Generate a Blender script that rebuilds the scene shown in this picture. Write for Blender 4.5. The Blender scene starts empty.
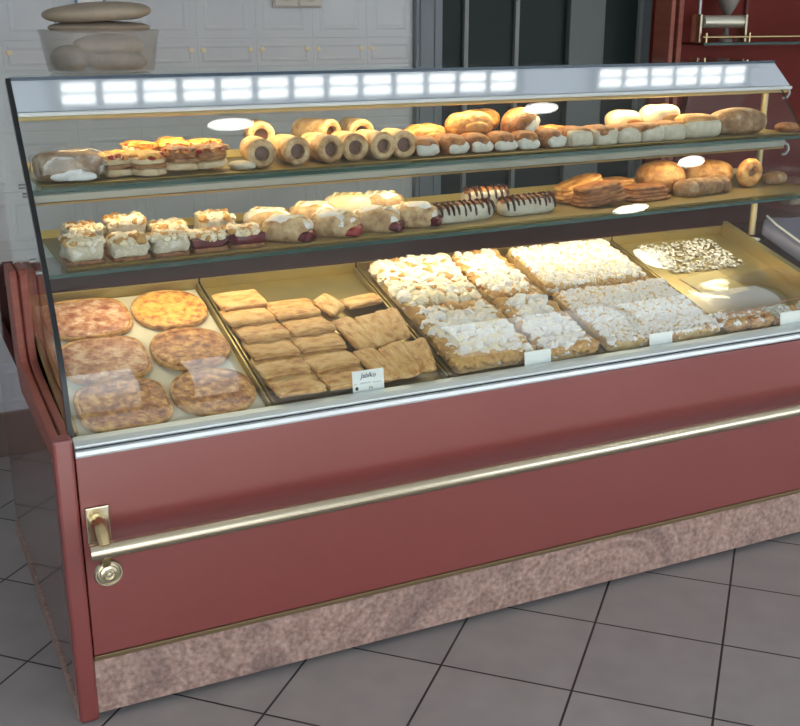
import bpy, bmesh, math, random
from math import sin, cos, pi, radians as R
from mathutils import Vector, Matrix, noise

random.seed(7)
SC = bpy.context.scene
COL = SC.collection
SC.view_settings.view_transform = 'Standard'
SC.view_settings.look = 'None'
SC.view_settings.exposure = 0.0
SC.view_settings.gamma = 1.0
SC.view_settings.use_curve_mapping = False
SC.cycles.use_denoising = True
SC.cycles.max_bounces = 10
SC.cycles.transparent_max_bounces = 32
SC.cycles.sample_clamp_indirect = 4.0

# ------------------------------------------------------------------ materials
def newmat(name):
    m = bpy.data.materials.new(name); m.use_nodes = True
    nt = m.node_tree
    return m, nt, nt.nodes['Principled BSDF']

def mat(name, col, rough=.5, metal=0., spec=.5, c2=None, scale=20., detail=4., c3=None, lo=.35, hi=.65,
        bump=0., bscale=60., coat=0., sss=0., stretch=None, crough=.05):
    m, nt, b = newmat(name)
    b.inputs['Base Color'].default_value = (*col, 1)
    b.inputs['Roughness'].default_value = rough
    b.inputs['Metallic'].default_value = metal
    b.inputs['Specular IOR Level'].default_value = spec
    if coat:
        b.inputs['Coat Weight'].default_value = coat; b.inputs['Coat IOR'].default_value = 1.7; b.inputs['Coat Roughness'].default_value = crough
    if sss:
        b.inputs['Subsurface Weight'].default_value = sss
        b.inputs['Subsurface Radius'].default_value = (.02, .01, .006)
        b.inputs['Subsurface Scale'].default_value = .3
    if c2 or bump:
        tc = nt.nodes.new('ShaderNodeTexCoord')
        src = tc.outputs['Object']
        if stretch:
            mp = nt.nodes.new('ShaderNodeMapping'); mp.inputs['Scale'].default_value = stretch
            nt.links.new(src, mp.inputs['Vector']); src = mp.outputs['Vector']
        oi = nt.nodes.new('ShaderNodeObjectInfo')
        ad = nt.nodes.new('ShaderNodeVectorMath'); ad.operation = 'ADD'
        mu = nt.nodes.new('ShaderNodeMath'); mu.operation = 'MULTIPLY'; mu.inputs[1].default_value = 13.
        nt.links.new(oi.outputs['Random'], mu.inputs[0])
        nt.links.new(src, ad.inputs[0]); nt.links.new(mu.outputs[0], ad.inputs[1]); src = ad.outputs[0]
    if c2:
        n = nt.nodes.new('ShaderNodeTexNoise'); n.inputs['Scale'].default_value = scale
        n.inputs['Detail'].default_value = detail; n.inputs['Roughness'].default_value = .6
        nt.links.new(src, n.inputs['Vector'])
        r = nt.nodes.new('ShaderNodeValToRGB')
        e = r.color_ramp.elements
        e[0].position = lo; e[0].color = (*col, 1); e[1].position = hi; e[1].color = (*(c3 or c2), 1)
        if c3:
            k = e.new((lo+hi)/2); k.color = (*c2, 1)
        nt.links.new(n.outputs['Fac'], r.inputs['Fac']); nt.links.new(r.outputs['Color'], b.inputs['Base Color'])
    if bump:
        n = nt.nodes.new('ShaderNodeTexNoise'); n.inputs['Scale'].default_value = bscale; n.inputs['Detail'].default_value = 3
        nt.links.new(src, n.inputs['Vector'])
        bp = nt.nodes.new('ShaderNodeBump'); bp.inputs['Strength'].default_value = bump; bp.inputs['Distance'].default_value = .004
        nt.links.new(n.outputs['Fac'], bp.inputs['Height']); nt.links.new(bp.outputs['Normal'], b.inputs['Normal'])
    return m

def glassmat(name, tint=(.95, .98, .97), base=.04, rough=0., gain=1.0):
    """thin sheet glass: clear with an angle dependent mirror, the same from both faces"""
    m = bpy.data.materials.new(name); m.use_nodes = True
    nt = m.node_tree; nt.nodes.clear()
    out = nt.nodes.new('ShaderNodeOutputMaterial')
    tr = nt.nodes.new('ShaderNodeBsdfTransparent'); tr.inputs[0].default_value = (*tint, 1)
    gl = nt.nodes.new('ShaderNodeBsdfGlossy'); gl.inputs['Roughness'].default_value = rough
    gl.inputs[0].default_value = (1, 1, 1, 1)
    lw = nt.nodes.new('ShaderNodeLayerWeight'); lw.inputs['Blend'].default_value = .5
    p = nt.nodes.new('ShaderNodeMath'); p.operation = 'POWER'; p.inputs[1].default_value = 5
    a = nt.nodes.new('ShaderNodeMath'); a.operation = 'MULTIPLY_ADD'; a.inputs[1].default_value = .9*gain; a.inputs[2].default_value = base
    mx = nt.nodes.new('ShaderNodeMixShader')
    L = nt.links.new
    L(lw.outputs['Facing'], p.inputs[0]); L(p.outputs[0], a.inputs[0]); L(a.outputs[0], mx.inputs[0])
    L(tr.outputs[0], mx.inputs[1]); L(gl.outputs[0], mx.inputs[2]); L(mx.outputs[0], out.inputs[0])
    return m

def emit(name, col, s):
    m = bpy.data.materials.new(name); m.use_nodes = True
    nt = m.node_tree; nt.nodes.clear()
    out = nt.nodes.new('ShaderNodeOutputMaterial'); e = nt.nodes.new('ShaderNodeEmission')
    e.inputs[0].default_value = (*col, 1); e.inputs[1].default_value = s
    nt.links.new(e.outputs[0], out.inputs[0]); return m

def floormat():
    m, nt, b = newmat('floor tiles'); L = nt.links.new
    tc = nt.nodes.new('ShaderNodeTexCoord')
    mp = nt.nodes.new('ShaderNodeMapping'); mp.vector_type = 'POINT'
    # lattice of 33 cm tiles at 45 degrees through the joint crossing at (1.289,-0.143)
    t = .3316; a = R(45)
    mp.inputs['Rotation'].default_value = (0, 0, a); mp.inputs['Scale'].default_value = (1/t,)*3
    x, y = 1.289/t, -.143/t
    mp.inputs['Location'].default_value = (-(x*cos(a)-y*sin(a)), -(x*sin(a)+y*cos(a)), 0)
    L(tc.outputs['Object'], mp.inputs['Vector'])
    br = nt.nodes.new('ShaderNodeTexBrick'); br.offset = 0; br.squash = 1
    br.inputs['Scale'].default_value = 1; br.inputs['Brick Width'].default_value = 1; br.inputs['Row Height'].default_value = 1
    br.inputs['Mortar Size'].default_value = .0095; br.inputs['Mortar Smooth'].default_value = .15; br.inputs['Bias'].default_value = 0
    br.inputs['Color1'].default_value = (.30, .28, .275, 1); br.inputs['Color2'].default_value = (.33, .31, .30, 1)
    br.inputs['Mortar'].default_value = (.022, .02, .022, 1)
    L(mp.outputs[0], br.inputs['Vector'])
    n = nt.nodes.new('ShaderNodeTexNoise'); n.inputs['Scale'].default_value = 9; n.inputs['Detail'].default_value = 6
    L(tc.outputs['Object'], n.inputs['Vector'])
    mr = nt.nodes.new('ShaderNodeMapRange'); mr.inputs[3].default_value = .82; mr.inputs[4].default_value = 1.15
    L(n.outputs['Fac'], mr.inputs[0])
    mx = nt.nodes.new('ShaderNodeMix'); mx.data_type = 'RGBA'; mx.blend_type = 'MULTIPLY'; mx.inputs[0].default_value = 1
    L(br.outputs['Color'], mx.inputs[6]); L(mr.outputs[0], mx.inputs[7]); L(mx.outputs[2], b.inputs['Base Color'])
    b.inputs['Roughness'].default_value = .42; b.inputs['Specular IOR Level'].default_value = .4
    bp = nt.nodes.new('ShaderNodeBump'); bp.inputs['Strength'].default_value = .4; bp.inputs['Distance'].default_value = .002; bp.invert = True
    L(br.outputs['Fac'], bp.inputs['Height']); L(bp.outputs[0], b.inputs['Normal'])
    return m

M = {}
def granite():
    m, nt, b = newmat('pink granite'); L = nt.links.new
    tc = nt.nodes.new('ShaderNodeTexCoord')
    def noise_ramp(scale, detail, dist, stops):
        n = nt.nodes.new('ShaderNodeTexNoise'); n.inputs['Scale'].default_value = scale; n.inputs['Detail'].default_value = detail; n.inputs['Distortion'].default_value = dist
        L(tc.outputs['Object'], n.inputs['Vector'])
        r = nt.nodes.new('ShaderNodeValToRGB'); e = r.color_ramp.elements
        e[0].position, e[0].color = stops[0][0], (*stops[0][1], 1); e[1].position, e[1].color = stops[-1][0], (*stops[-1][1], 1)
        for p, c in stops[1:-1]: e.new(p).color = (*c, 1)
        L(n.outputs['Fac'], r.inputs[0]); return r.outputs[0]
    a = noise_ramp(2.2, 5, 3.2, [(.30, (.52, .47, .47)), (.42, (.80, .72, .68)), (.50, (1, .90, .84)), (.56, (.72, .62, .58)), (.64, (.95, .85, .80)), (.75, (.6, .54, .52))])
    c = noise_ramp(75, 3, 0, [(.30, (.27, .20, .18)), (.46, (.39, .285, .245)), (.58, (.47, .35, .305)), (.74, (.55, .455, .41))])
    x = nt.nodes.new('ShaderNodeMix'); x.data_type = 'RGBA'; x.blend_type = 'MULTIPLY'; x.inputs[0].default_value = 1
    L(a, x.inputs[6]); L(c, x.inputs[7]); L(x.outputs[2], b.inputs['Base Color']); b.inputs['Roughness'].default_value = .35
    return m
M['floor'] = floormat()
M['tile'] = mat('embossed white wall tile', (.50, .535, .56), .25, spec=.5, c2=(.54, .57, .59), scale=3)
M['tile_gold'] = mat('gold tile ornament', (.72, .62, .40), .35)
M['plaster'] = mat('white plaster', (.80, .82, .84), .8)
M['base_tile'] = mat('brown skirting tile', (.16, .115, .09), .35, c2=(.20, .145, .11), scale=6)
M['frame'] = mat('grey blue door frame paint', (.17, .205, .235), .45)
M['frame_light'] = mat('light grey door bar', (.20, .225, .225), .45)
M['frame_dim'] = mat('dark grey door stile', (.095, .115, .115), .45)
M['dark_room_pane'] = mat('pane painted as dark room', (.020, .029, .029), .3, spec=.1)  # opaque near-black colour paints the unlit room behind the door glass
M['red'] = mat('rose red lacquer', (.205, .036, .030), .6, spec=.2, c2=(.22, .040, .034), scale=2.5, coat=1., crough=.29)
M['red_side'] = mat('dark red lacquered side', (.15, .035, .035), .12, spec=.5, coat=.6)
M['red_wood'] = mat('red brown stained wood', (.27, .085, .065), .5, spec=.25, c2=(.33, .11, .08), scale=5, stretch=(1, 1, 8))
M['maroon'] = mat('maroon cabinet board', (.12, .014, .010), .5, spec=.15, c2=(.15, .02, .014), scale=2)
M['rear'] = mat('dark brown service board', (.055, .018, .014), .5, spec=.2)
M['maroon_grey'] = mat('dull maroon board', (.13, .045, .042), .5, spec=.2)
M['granite'] = granite()
M['alu'] = mat('brushed aluminium', (.68, .76, .76), .5, .7)
M['alu_bright'] = mat('white aluminium lip', (.72, .77, .77), .45, .5)
M['lamp_alu'] = mat('dull lamp housing', (.40, .40, .36), .5, .6)
M['fascia'] = mat('polished aluminium fascia', (.72, .84, .94), .058, .5)
M['brass'] = mat('polished brass', (.62, .50, .26), .2, 1., c2=(.56, .46, .26), scale=5)
M['pale_brass'] = mat('pale worn brass tube', (.62, .57, .42), .26, 1.)
M['post_brass'] = mat('satin brass post', (.50, .40, .22), .4, .7)
M['gold_strip'] = mat('gold trim strip', (.50, .36, .17), .45, .9)
M['dull_strip'] = mat('dull brass strip', (.20, .14, .07), .5, .6)
M['gold_tray'] = mat('gold tray metal', (.43, .335, .125), .4, .8, c2=(.38, .30, .125), scale=9)
M['rim_lit'] = mat('gold card rim painted lit', (.78, .62, .24), .4, .15)  # lighter than the tray foil to paint lamp light on the rim
M['gold_foil'] = mat('gold foil card', (.36, .275, .11), .45, .5)
M['black'] = mat('black rubber seal', (.006, .009, .012), .35)
M['gap_shadow'] = mat('painted plinth shadow', (.01, .01, .01), .8)
M['steel'] = mat('grey steel', (.35, .36, .36), .35, 1.)
M['glass'] = glassmat('clear display glass', base=.026)
M['shelf_glass'] = glassmat('green tinted shelf glass', (.86, .95, .91), base=.05)
M['end_glass'] = glassmat('clear end glass', (.92, .96, .95), base=.045)
M['glass_edge'] = mat('green glass edge', (.012, .055, .045), .15)
M['film'] = glassmat('clear wrapping film', (.94, .94, .95), base=.10, rough=.12)
M['tub'] = mat('cloudy clear plastic', (.62, .63, .60), .25)
def cloudy():
    m = bpy.data.materials.new('cloudy plastic tub'); m.use_nodes = True
    nt = m.node_tree; b = nt.nodes['Principled BSDF']; b.inputs['Base Color'].default_value = (.34, .325, .29, 1); b.inputs['Roughness'].default_value = .25
    b.inputs['Alpha'].default_value = .28
    return m
M['tub'] = cloudy()
M['paper'] = mat('white paper', (.80, .80, .78), .6)
M['parchment'] = mat('cream baking paper', (.62, .57, .43), .6)
M['ink'] = mat('blue black ink', (.03, .035, .10), .6)
M['ink_black'] = mat('black ink', (.012, .014, .016), .6)
M['blue'] = mat('blue frame', (.10, .22, .38), .4)
# pastry
M['crust'] = mat('golden baked crust', (.70, .42, .15), .5, c2=(.52, .25, .07), scale=42, detail=7, c3=(.28, .10, .03), lo=.36, hi=.66, bump=.8, bscale=110)
M['crust_dark'] = mat('brown baked crust', (.46, .21, .07), .5, c2=(.29, .11, .033), scale=45, detail=7, c3=(.13, .045, .017), lo=.36, hi=.66, bump=.8, bscale=110)
M['loaf'] = mat('floury brown loaf crust', (.20, .10, .04), .6, c2=(.33, .19, .09), scale=34, detail=7, c3=(.55, .42, .28), lo=.38, hi=.68, bump=.9, bscale=80)
M['puff'] = mat('pale puff pastry', (.74, .49, .22), .5, c2=(.66, .37, .125), scale=26, detail=7, c3=(.42, .17, .045), lo=.38, hi=.66, bump=.9, bscale=70, stretch=(1, 1.7, 3))
M['puff_edge'] = mat('pastry seam', (.66, .38, .12), .5, c2=(.42, .18, .05), scale=30)
M['cream'] = mat('white cream filling', (.60, .59, .53), .5, c2=(.74, .74, .68), scale=50, bump=.6, bscale=110)
M['bun'] = mat('pale bun crumb', (.54, .48, .36), .6, c2=(.66, .62, .52), scale=40, detail=6, bump=.6, bscale=100)
M['bread_crumb'] = mat('cut bread crumb', (.62, .46, .27), .7, c2=(.75, .60, .40), scale=40, bump=.5, bscale=120)
M['filling'] = mat('brown nut filling', (.10, .045, .028), .5, c2=(.17, .08, .05), scale=60)
M['meat'] = mat('brown savoury filling', (.25, .10, .035), .45, c2=(.40, .20, .07), scale=40)
M['cherry'] = mat('dark cherry filling', (.075, .006, .012), .22, c2=(.15, .012, .02), scale=40)
M['red_jam'] = mat('red fruit jam', (.36, .025, .022), .22, c2=(.26, .02, .02), scale=30)
M['choc'] = mat('dark chocolate glaze', (.045, .016, .010), .25)
M['cheese'] = mat('melted orange cheese', (.80, .50, .13), .4, c2=(.74, .33, .06), scale=50, detail=8, c3=(.36, .08, .025), lo=.38, hi=.66, bump=1., bscale=90)
M['topping'] = mat('baked pizza topping', (.17, .045, .017), .42, c2=(.46, .17, .045), scale=48, detail=9, c3=(.74, .42, .15), lo=.36, hi=.64, bump=1., bscale=90)
M['topping_haze'] = mat('pizza topping with painted haze', (.27, .075, .04), .42, c2=(.52, .23, .11), scale=44, detail=9, c3=(.72, .50, .34), lo=.36, hi=.64, bump=1., bscale=90)  # brown topping paled to paint the reflected haze of the front glass
M['crumble'] = mat('cream crumble', (.78, .66, .42), .65, c2=(.84, .76, .60), scale=18, c3=(.70, .50, .22), lo=.3, hi=.78, bump=.3, bscale=90)
M['crumble_white'] = mat('sugared white crumble', (.86, .84, .80), .7, c2=(.80, .74, .68), scale=22, c3=(.90, .89, .88), lo=.35, hi=.6)
M['crumble_grey'] = mat('dimmed icing sugared crumble', (.76, .70, .68), .7, c2=(.82, .78, .77), scale=30, c3=(.62, .50, .42), lo=.3, hi=.85)  # icing sugar colour, greyed to paint the weaker light on front slabs
M['crumble_base'] = mat('pale cake crust', (.72, .54, .28), .6, c2=(.62, .40, .16), scale=40, detail=6, c3=(.44, .23, .07), lo=.38, hi=.7, bump=.6)
M['crumble_brown'] = mat('toasted crumble', (.62, .38, .13), .6, c2=(.45, .22, .06), scale=30)
M['poppy'] = mat('grey poppy crumble', (.20, .20, .15), .6, c2=(.50, .48, .40), scale=60, c3=(.65, .60, .50))
M['sugar'] = mat('icing sugar', (.88, .88, .90), .8, c2=(.78, .76, .74), scale=40)
M['custard'] = mat('pale custard filling', (.66, .60, .47), .45, c2=(.52, .43, .30), scale=45, detail=7, c3=(.74, .70, .62), lo=.36, hi=.62, bump=.6, bscale=90)
M['herb'] = mat('green olive crust', (.22, .20, .06), .5, c2=(.40, .28, .08), scale=50)
M['kraft'] = mat('tan crusty loaf', (.25, .205, .15), .7, c2=(.31, .265, .20), scale=8)
M['pale_dough'] = mat('pale bread', (.42, .38, .31), .7, c2=(.27, .23, .17), scale=16)
M['roll_lit'] = mat('roll with painted lamp light', (.80, .68, .42), .5, c2=(.84, .74, .52), scale=20)  # roll colour brightened to paint the close lamp light
M['mauve'] = mat('mauve plastic', (.20, .19, .27), .4)

# ------------------------------------------------------------------ mesh builder
class MB:
    def __init__(s): s.v = []; s.f = []; s.m = []
    def add(s, vs, fs, mi=0, X=None):
        o = len(s.v)
        s.v += [tuple(X @ Vector(p)) if X else tuple(p) for p in vs]
        s.f += [tuple(i+o for i in f) for f in fs]; s.m += [mi]*len(fs); return s
    def box(s, lo, hi, mi=0, X=None):
        (a, b, c), (d, e, f) = lo, hi
        return s.add([(a,b,c),(d,b,c),(d,e,c),(a,e,c),(a,b,f),(d,b,f),(d,e,f),(a,e,f)],
                     [(0,3,2,1),(4,5,6,7),(0,1,5,4),(1,2,6,5),(2,3,7,6),(3,0,4,7)], mi, X)
    def prism(s, poly, lo, hi, axis='x', mi=0, X=None):
        def P(a, b, t): return {'x': (t, a, b), 'y': (a, t, b), 'z': (a, b, t)}[axis]
        n = len(poly)
        vs = [P(a, b, lo) for a, b in poly]+[P(a, b, hi) for a, b in poly]
        fs = [tuple(range(n-1, -1, -1)), tuple(range(n, 2*n))]+[(i, (i+1) % n, n+(i+1) % n, n+i) for i in range(n)]
        return s.add(vs, fs, mi, X)
    def lathe(s, prof, seg=32, mi=0, X=None, e=2., sx=1., sy=1.):
        """revolve (r,z); e>2 gives a squarer outline"""
        vs = []
        for r, z in prof:
            for k in range(seg):
                a = 2*pi*k/seg; c, d = cos(a), sin(a)
                q = 1/(abs(c)**e+abs(d)**e)**(1/e)
                vs.append((r*q*c*sx, r*q*d*sy, z))
        fs = []
        for i in range(len(prof)-1):
            for k in range(seg):
                fs.append((i*seg+k, i*seg+(k+1) % seg, (i+1)*seg+(k+1) % seg, (i+1)*seg+k))
        fs.append(tuple(range(seg-1, -1, -1)))
        o = (len(prof)-1)*seg; fs.append(tuple(range(o, o+seg)))
        return s.add(vs, fs, mi, X)
    def tube(s, pts, r, seg=12, mi=0, X=None, cap=True):
        pts = [Vector(p) for p in pts]; n = len(pts); vs = []; rr = r if isinstance(r, (list, tuple)) else [r]*n
        up = None
        for i, p in enumerate(pts):
            t = (pts[min(i+1, n-1)]-pts[max(i-1, 0)]).normalized()
            if up is None:
                up = Vector((0, 0, 1)) if abs(t.z) < .9 else Vector((1, 0, 0))
            a = t.cross(up).normalized(); b = a.cross(t).normalized(); up = b
            for k in range(seg):
                g = 2*pi*k/seg; vs.append(p+a*(rr[i]*cos(g))+b*(rr[i]*sin(g)))
        fs = [(i*seg+k, i*seg+(k+1) % seg, (i+1)*seg+(k+1) % seg, (i+1)*seg+k) for i in range(n-1) for k in range(seg)]
        if cap: fs += [tuple(range(seg-1, -1, -1)), tuple(range((n-1)*seg, n*seg))]
        return s.add(vs, fs, mi, X)
    def blob(s, size, e1=1., e2=1., nu=28, nv=16, amp=0., fr=20., seed=0., flat=-1., mi=0, X=None, fn=None):
        """super-ellipsoid of half sizes `size`, lumpy by noise, cut flat below flat*half height, bottom at z=0"""
        def sp(x, p): return math.copysign(abs(x)**p, x)
        vs = []; a, b, c = size
        for j in range(nv+1):
            ph = -pi/2+pi*j/nv
            for i in range(nu):
                th = 2*pi*i/nu
                p = Vector((a*sp(cos(ph), e1)*sp(cos(th), e2), b*sp(cos(ph), e1)*sp(sin(th), e2), c*sp(sin(ph), e1)))
                if amp:
                    q = noise.noise(p*fr+Vector((seed, seed*1.7, -seed)))
                    p *= 1+amp*q
                p.z = max(p.z, flat*c)-flat*c
                if fn: p = Vector(fn(p))
                vs.append(p)
        fs = [(j*nu+i, j*nu+(i+1) % nu, (j+1)*nu+(i+1) % nu, (j+1)*nu+i) for j in range(nv) for i in range(nu)]
        return s.add(vs, fs, mi, X)
    def rod(s, p, q, r, seg=14, mi=0): return s.tube([p, q], r, seg, mi)
    def build(s, name, mats, parent=None, smooth=True, bevel=0., ang=40, kind=None):
        me = bpy.data.meshes.new(name); me.from_pydata(s.v, [], s.f)
        for m in (mats if isinstance(mats, (list, tuple)) else [mats]): me.materials.append(m)
        if len(me.materials) > 1: me.polygons.foreach_set('material_index', s.m)
        bm = bmesh.new(); bm.from_mesh(me)
        bmesh.ops.recalc_face_normals(bm, faces=bm.faces); bm.to_mesh(me); bm.free()
        if smooth:
            me.polygons.foreach_set('use_smooth', [True]*len(me.polygons))
            me.set_sharp_from_angle(angle=R(ang))
        o = bpy.data.objects.new(name, me); COL.objects.link(o)
        if parent: o.parent = parent
        if bevel:
            bv = o.modifiers.new('bevel', 'BEVEL'); bv.width = bevel; bv.segments = 2; bv.limit_method = 'ANGLE'; bv.angle_limit = R(40)
        if kind: o['kind'] = kind
        return o

def tag(o, label=None, cat=None, group=None, kind=None):
    if label: o['label'] = label
    if cat: o['category'] = cat
    if group: o['group'] = group
    if kind: o['kind'] = kind
    return o
def thing(name, label, cat, group=None, loc=(0, 0, 0), rz=0, X=None):
    o = bpy.data.objects.new(name, None); o.empty_display_size = .05; COL.objects.link(o)
    if X is not None: o.matrix_world = X
    else: o.location = loc; o.rotation_euler = (0, 0, rz)
    return tag(o, label, cat, group)
def dup(root, loc=None, rz=0, label=None, X=None):
    r = root.copy(); COL.objects.link(r)
    if X is not None: r.matrix_world = X
    else: r.location = loc; r.rotation_euler = (root.rotation_euler.x, root.rotation_euler.y, rz)
    if label: r['label'] = label
    for ch in list(root.children):
        c = ch.copy(); COL.objects.link(c); c.parent = r
        for g in list(ch.children):
            d = g.copy(); COL.objects.link(d); d.parent = c
    return r
def struct(o): o['kind'] = 'structure'; return o
ORD = ['first', 'second', 'third', 'fourth', 'fifth', 'sixth', 'seventh', 'eighth', 'ninth', 'tenth', 'eleventh', 'twelfth']

# ------------------------------------------------------------------ camera
cam = bpy.data.cameras.new('camera'); cam.sensor_fit = 'HORIZONTAL'; cam.sensor_width = 36; cam.lens = 49.185
co = bpy.data.objects.new('camera', cam); COL.objects.link(co); SC.camera = co
rt, up, fw = Vector((.9016, -.4326, 0)), Vector((.1309, .2728, .9531)), Vector((.4123, .8593, -.3026))
mw = Matrix.Identity(4)
for i in range(3): mw[i][0] = rt[i]; mw[i][1] = up[i]; mw[i][2] = -fw[i]; mw[i][3] = (-.3103, -2.2589, 1.56)[i]
co.matrix_world = mw
cam.clip_start = .05

# ------------------------------------------------------------------ the room
XL, XR, YF, YB, ZC = -2.2, 7.0, -4.6, 1.78, 2.9
struct(MB().box((XL, YF, -.05), (XR, YB+.6, 0)).build('floor', M['floor'], smooth=False))
struct(MB().box((XL, YF, ZC), (XR, YB+.1, ZC+.05)).build('ceiling', M['plaster'], smooth=False))
struct(MB().box((XL-.1, YF, 0), (XL, YB, ZC)).build('wall_left', M['plaster'], smooth=False))
struct(MB().box((XR, YF, 0), (XR+.1, YB, ZC)).build('wall_right', M['plaster'], smooth=False))
# shop front: wall with window openings
wf = MB()
op = [(-1.9, 1.12), (1.36, 1.78), (3.35, 6.6)]
edges = [XL]+[e for o in op for e in o]+[XR]
for i in range(0, len(edges), 2): wf.box((edges[i], YF-.12, 0), (edges[i+1], YF, ZC))
for a, b in op: wf.box((a, YF-.12, 2.6), (b, YF, ZC)); wf.box((a, YF-.12, 0), (b, YF, .12))
struct(wf.build('wall_front', M['plaster'], smooth=False))
for i, (a, b) in enumerate(op):
    w = MB(); t = .05
    w.box((a, YF-.08, .12), (a+t, YF-.02, 2.6)).box((b-t, YF-.08, .12), (b, YF-.02, 2.6)).box((a, YF-.08, 2.55), (b, YF-.02, 2.6)).box((a, YF-.08, .12), (b, YF-.02, .17))
    if b-a > 1:
        c = (a+b)/2; w.box((c-.03, YF-.08, .12), (c+.03, YF-.02, 2.6))
    struct(w.build('window_%d' % (i+1), M['frame'], smooth=False))

# tiled wall: each tile with its raised inner frame
def embossed(mb, x0, x1, z0, z1, y):
    loops = [(0, .0012), (.003, 0), (.030, 0), (.035, -.0014), (.041, -.0014), (.047, .0006)]
    if min(x1-x0, z1-z0) < .12: loops = [(0, .0012), (.003, 0), (.018, 0), (.022, -.0016), (.027, -.0016), (.032, 0)]
    o = len(mb.v)
    for ins, d in loops:
        i = min(ins, (min(x1-x0, z1-z0))/2-.001)
        mb.v += [(x0+i, y+d, z0+i), (x1-i, y+d, z0+i), (x1-i, y+d, z1-i), (x0+i, y+d, z1-i)]
    for k in range(len(loops)-1):
        for j in range(4):
            mb.f.append((o+4*k+j, o+4*k+(j+1) % 4, o+4*k+4+(j+1) % 4, o+4*k+4+j)); mb.m.append(0)
    q = o+4*(len(loops)-1); mb.f.append((q, q+1, q+2, q+3)); mb.m.append(0)
wb = MB()
xe = 1.684; W = .2245
zs = [0.17, .355, .56, .765, .97, 1.175, 1.38, 1.48, 1.81, 2.14, 2.47, 2.8, 2.9]
cols = [xe]
while cols[-1] > XL: cols.append(max(XL, (1.484 if len(cols) == 1 else cols[-1]-W)))
for a, b in zip(cols[1:], cols[:-1]):
    for z0, z1 in zip(zs[:-1], zs[1:]): embossed(wb, a, b, z0, z1, YB)
    if b < 1.6:                      # gilt corner ornaments on the border row
        for dx in (-.022, .022):
            wb.blob((.011, .004, .009), mi=1, nu=10, nv=6, X=Matrix.Translation((b+dx, YB-.001, 1.432)))
wb.box((XL, YB+.004, 0), (xe, YB+.1, ZC))
wb.box((2.93, YB+.004, 0), (XR, YB+.1, ZC)); wb.box((xe, YB+.004, 2.2), (2.93, YB+.1, ZC))
struct(wb.build('wall_back', [M['tile'], M['tile_gold']], smooth=False))
struct(MB().box((XL, YB-.012, 0), (xe, YB+.004, .17)).build('baseboard_back', M['base_tile'], smooth=False, bevel=.003))
# dark door beside the tiled wall
d = MB().box((xe, YB-.03, 0), (1.803, YB+.08, 2.2)).box((2.815, YB-.03, 0), (2.93, YB+.08, 2.2)).box((1.803, YB-.03, 2.1), (2.815, YB+.08, 2.2)).build('door_1', M['frame'], smooth=False, bevel=.006)
struct(d)
struct(MB().box((1.70, YB-.036, 0), (1.712, YB-.028, 2.2)).box((1.765, YB-.036, 0), (1.777, YB-.028, 2.2)).build('frame_moulding', M['frame'], d, smooth=False))
MB().box((1.803, YB+.035, 0), (2.815, YB+.045, 2.1)).build('pane', M['dark_room_pane'], d, smooth=False)
MB().box((2.424, YB+.0, 0), (2.603, YB+.034, 2.1)).build('stile', M['frame_dim'], d, smooth=False, bevel=.004)
for x in (1.925, 2.165, 2.795): MB().box((x, YB+.015, 0), (x+.018, YB+.034, 2.1)).build('glazing_bar', M['frame_light'], d, smooth=False)

# small fittings on the tiled wall
s = thing('wall_socket', 'beige double wall socket at the upper edge of the tiled wall', 'socket', loc=(1.2, YB-.001, 1.635))
MB().box((-.098, -.010, -.046), (.098, 0, .05)).build('back_plate', mat('beige plastic', (.50, .48, .43), .4), s, smooth=False, bevel=.003)
for x in (-.048, .048):
    MB().box((x-.044, -.016, -.041), (x+.044, -.010, .045)).build('socket_plate', mat('beige socket', (.55, .53, .47), .4), s, smooth=False, bevel=.003)
    MB().lathe([(.026, 0), (.029, .004), (.022, .004), (.020, -.001)], 20, X=Matrix.Translation((x, -.016, .004)) @ Matrix.Rotation(pi/2, 4, 'X')).build('socket_ring', mat('socket ring', (.44, .42, .37), .4), s)
s = thing('framed_notice', 'small blue framed notice on tiled wall above the plastic tub', 'notice', loc=(.442, YB-.001, 1.66))
MB().box((-.052, -.010, -.068), (.052, 0, -.058)).box((-.052, -.010, .058), (.052, 0, .068)).box((-.052, -.010, -.058), (-.043, 0, .058)).box((.043, -.010, -.058), (.052, 0, .058)).build('frame', M['blue'], s, smooth=False)
MB().box((-.043, -.006, -.058), (.043, -.002, .058)).build('paper', M['paper'], s, smooth=False)

# ------------------------------------------------------------------ ceiling lights (seen mirrored in the glass and in the fascia)
M['lum'] = emit('luminaire cell', (1., .92, .82), 2.7)
M['spot'] = emit('downlight lamp', (1., .97, .90), 22.)
def louvre(x0, n, pitch, y, label):
    o = thing('ceiling_luminaire', label, 'ceiling light', 'louvred ceiling lights', loc=(x0, y, ZC))
    w = n*pitch
    MB().box((-.03, -.065, -.030), (w+.03, .065, 0)).build('housing', M['steel'], o, smooth=False)
    c = MB()
    for k in range(n):
        for r in (-1, 1):
            c.box((k*pitch+.015, r*.0215-.0158, -.034), ((k+1)*pitch-.015, r*.0215+.0158, -.030))
    c.build('lamp_cells', M['lum'], o, smooth=False)
LY = .361
louvre(.33, 13, .1495, LY, 'long louvred ceiling light mirrored in fascia above the glass end panel')
louvre(2.69, 6, .1455, LY, 'shorter louvred ceiling light mirrored in fascia near the brass post')
DOWN = [(.997, .016, .095, .027), (2.444, .031, .092, .027), (3.392, -.362, .085, .030), (3.183, -.90, .110, .072)]
DL = ['above the horns', 'above the cream buns', 'mirrored beside the golden loaf on lower shelf', 'mirrored on the dark slices of lower shelf']
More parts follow.
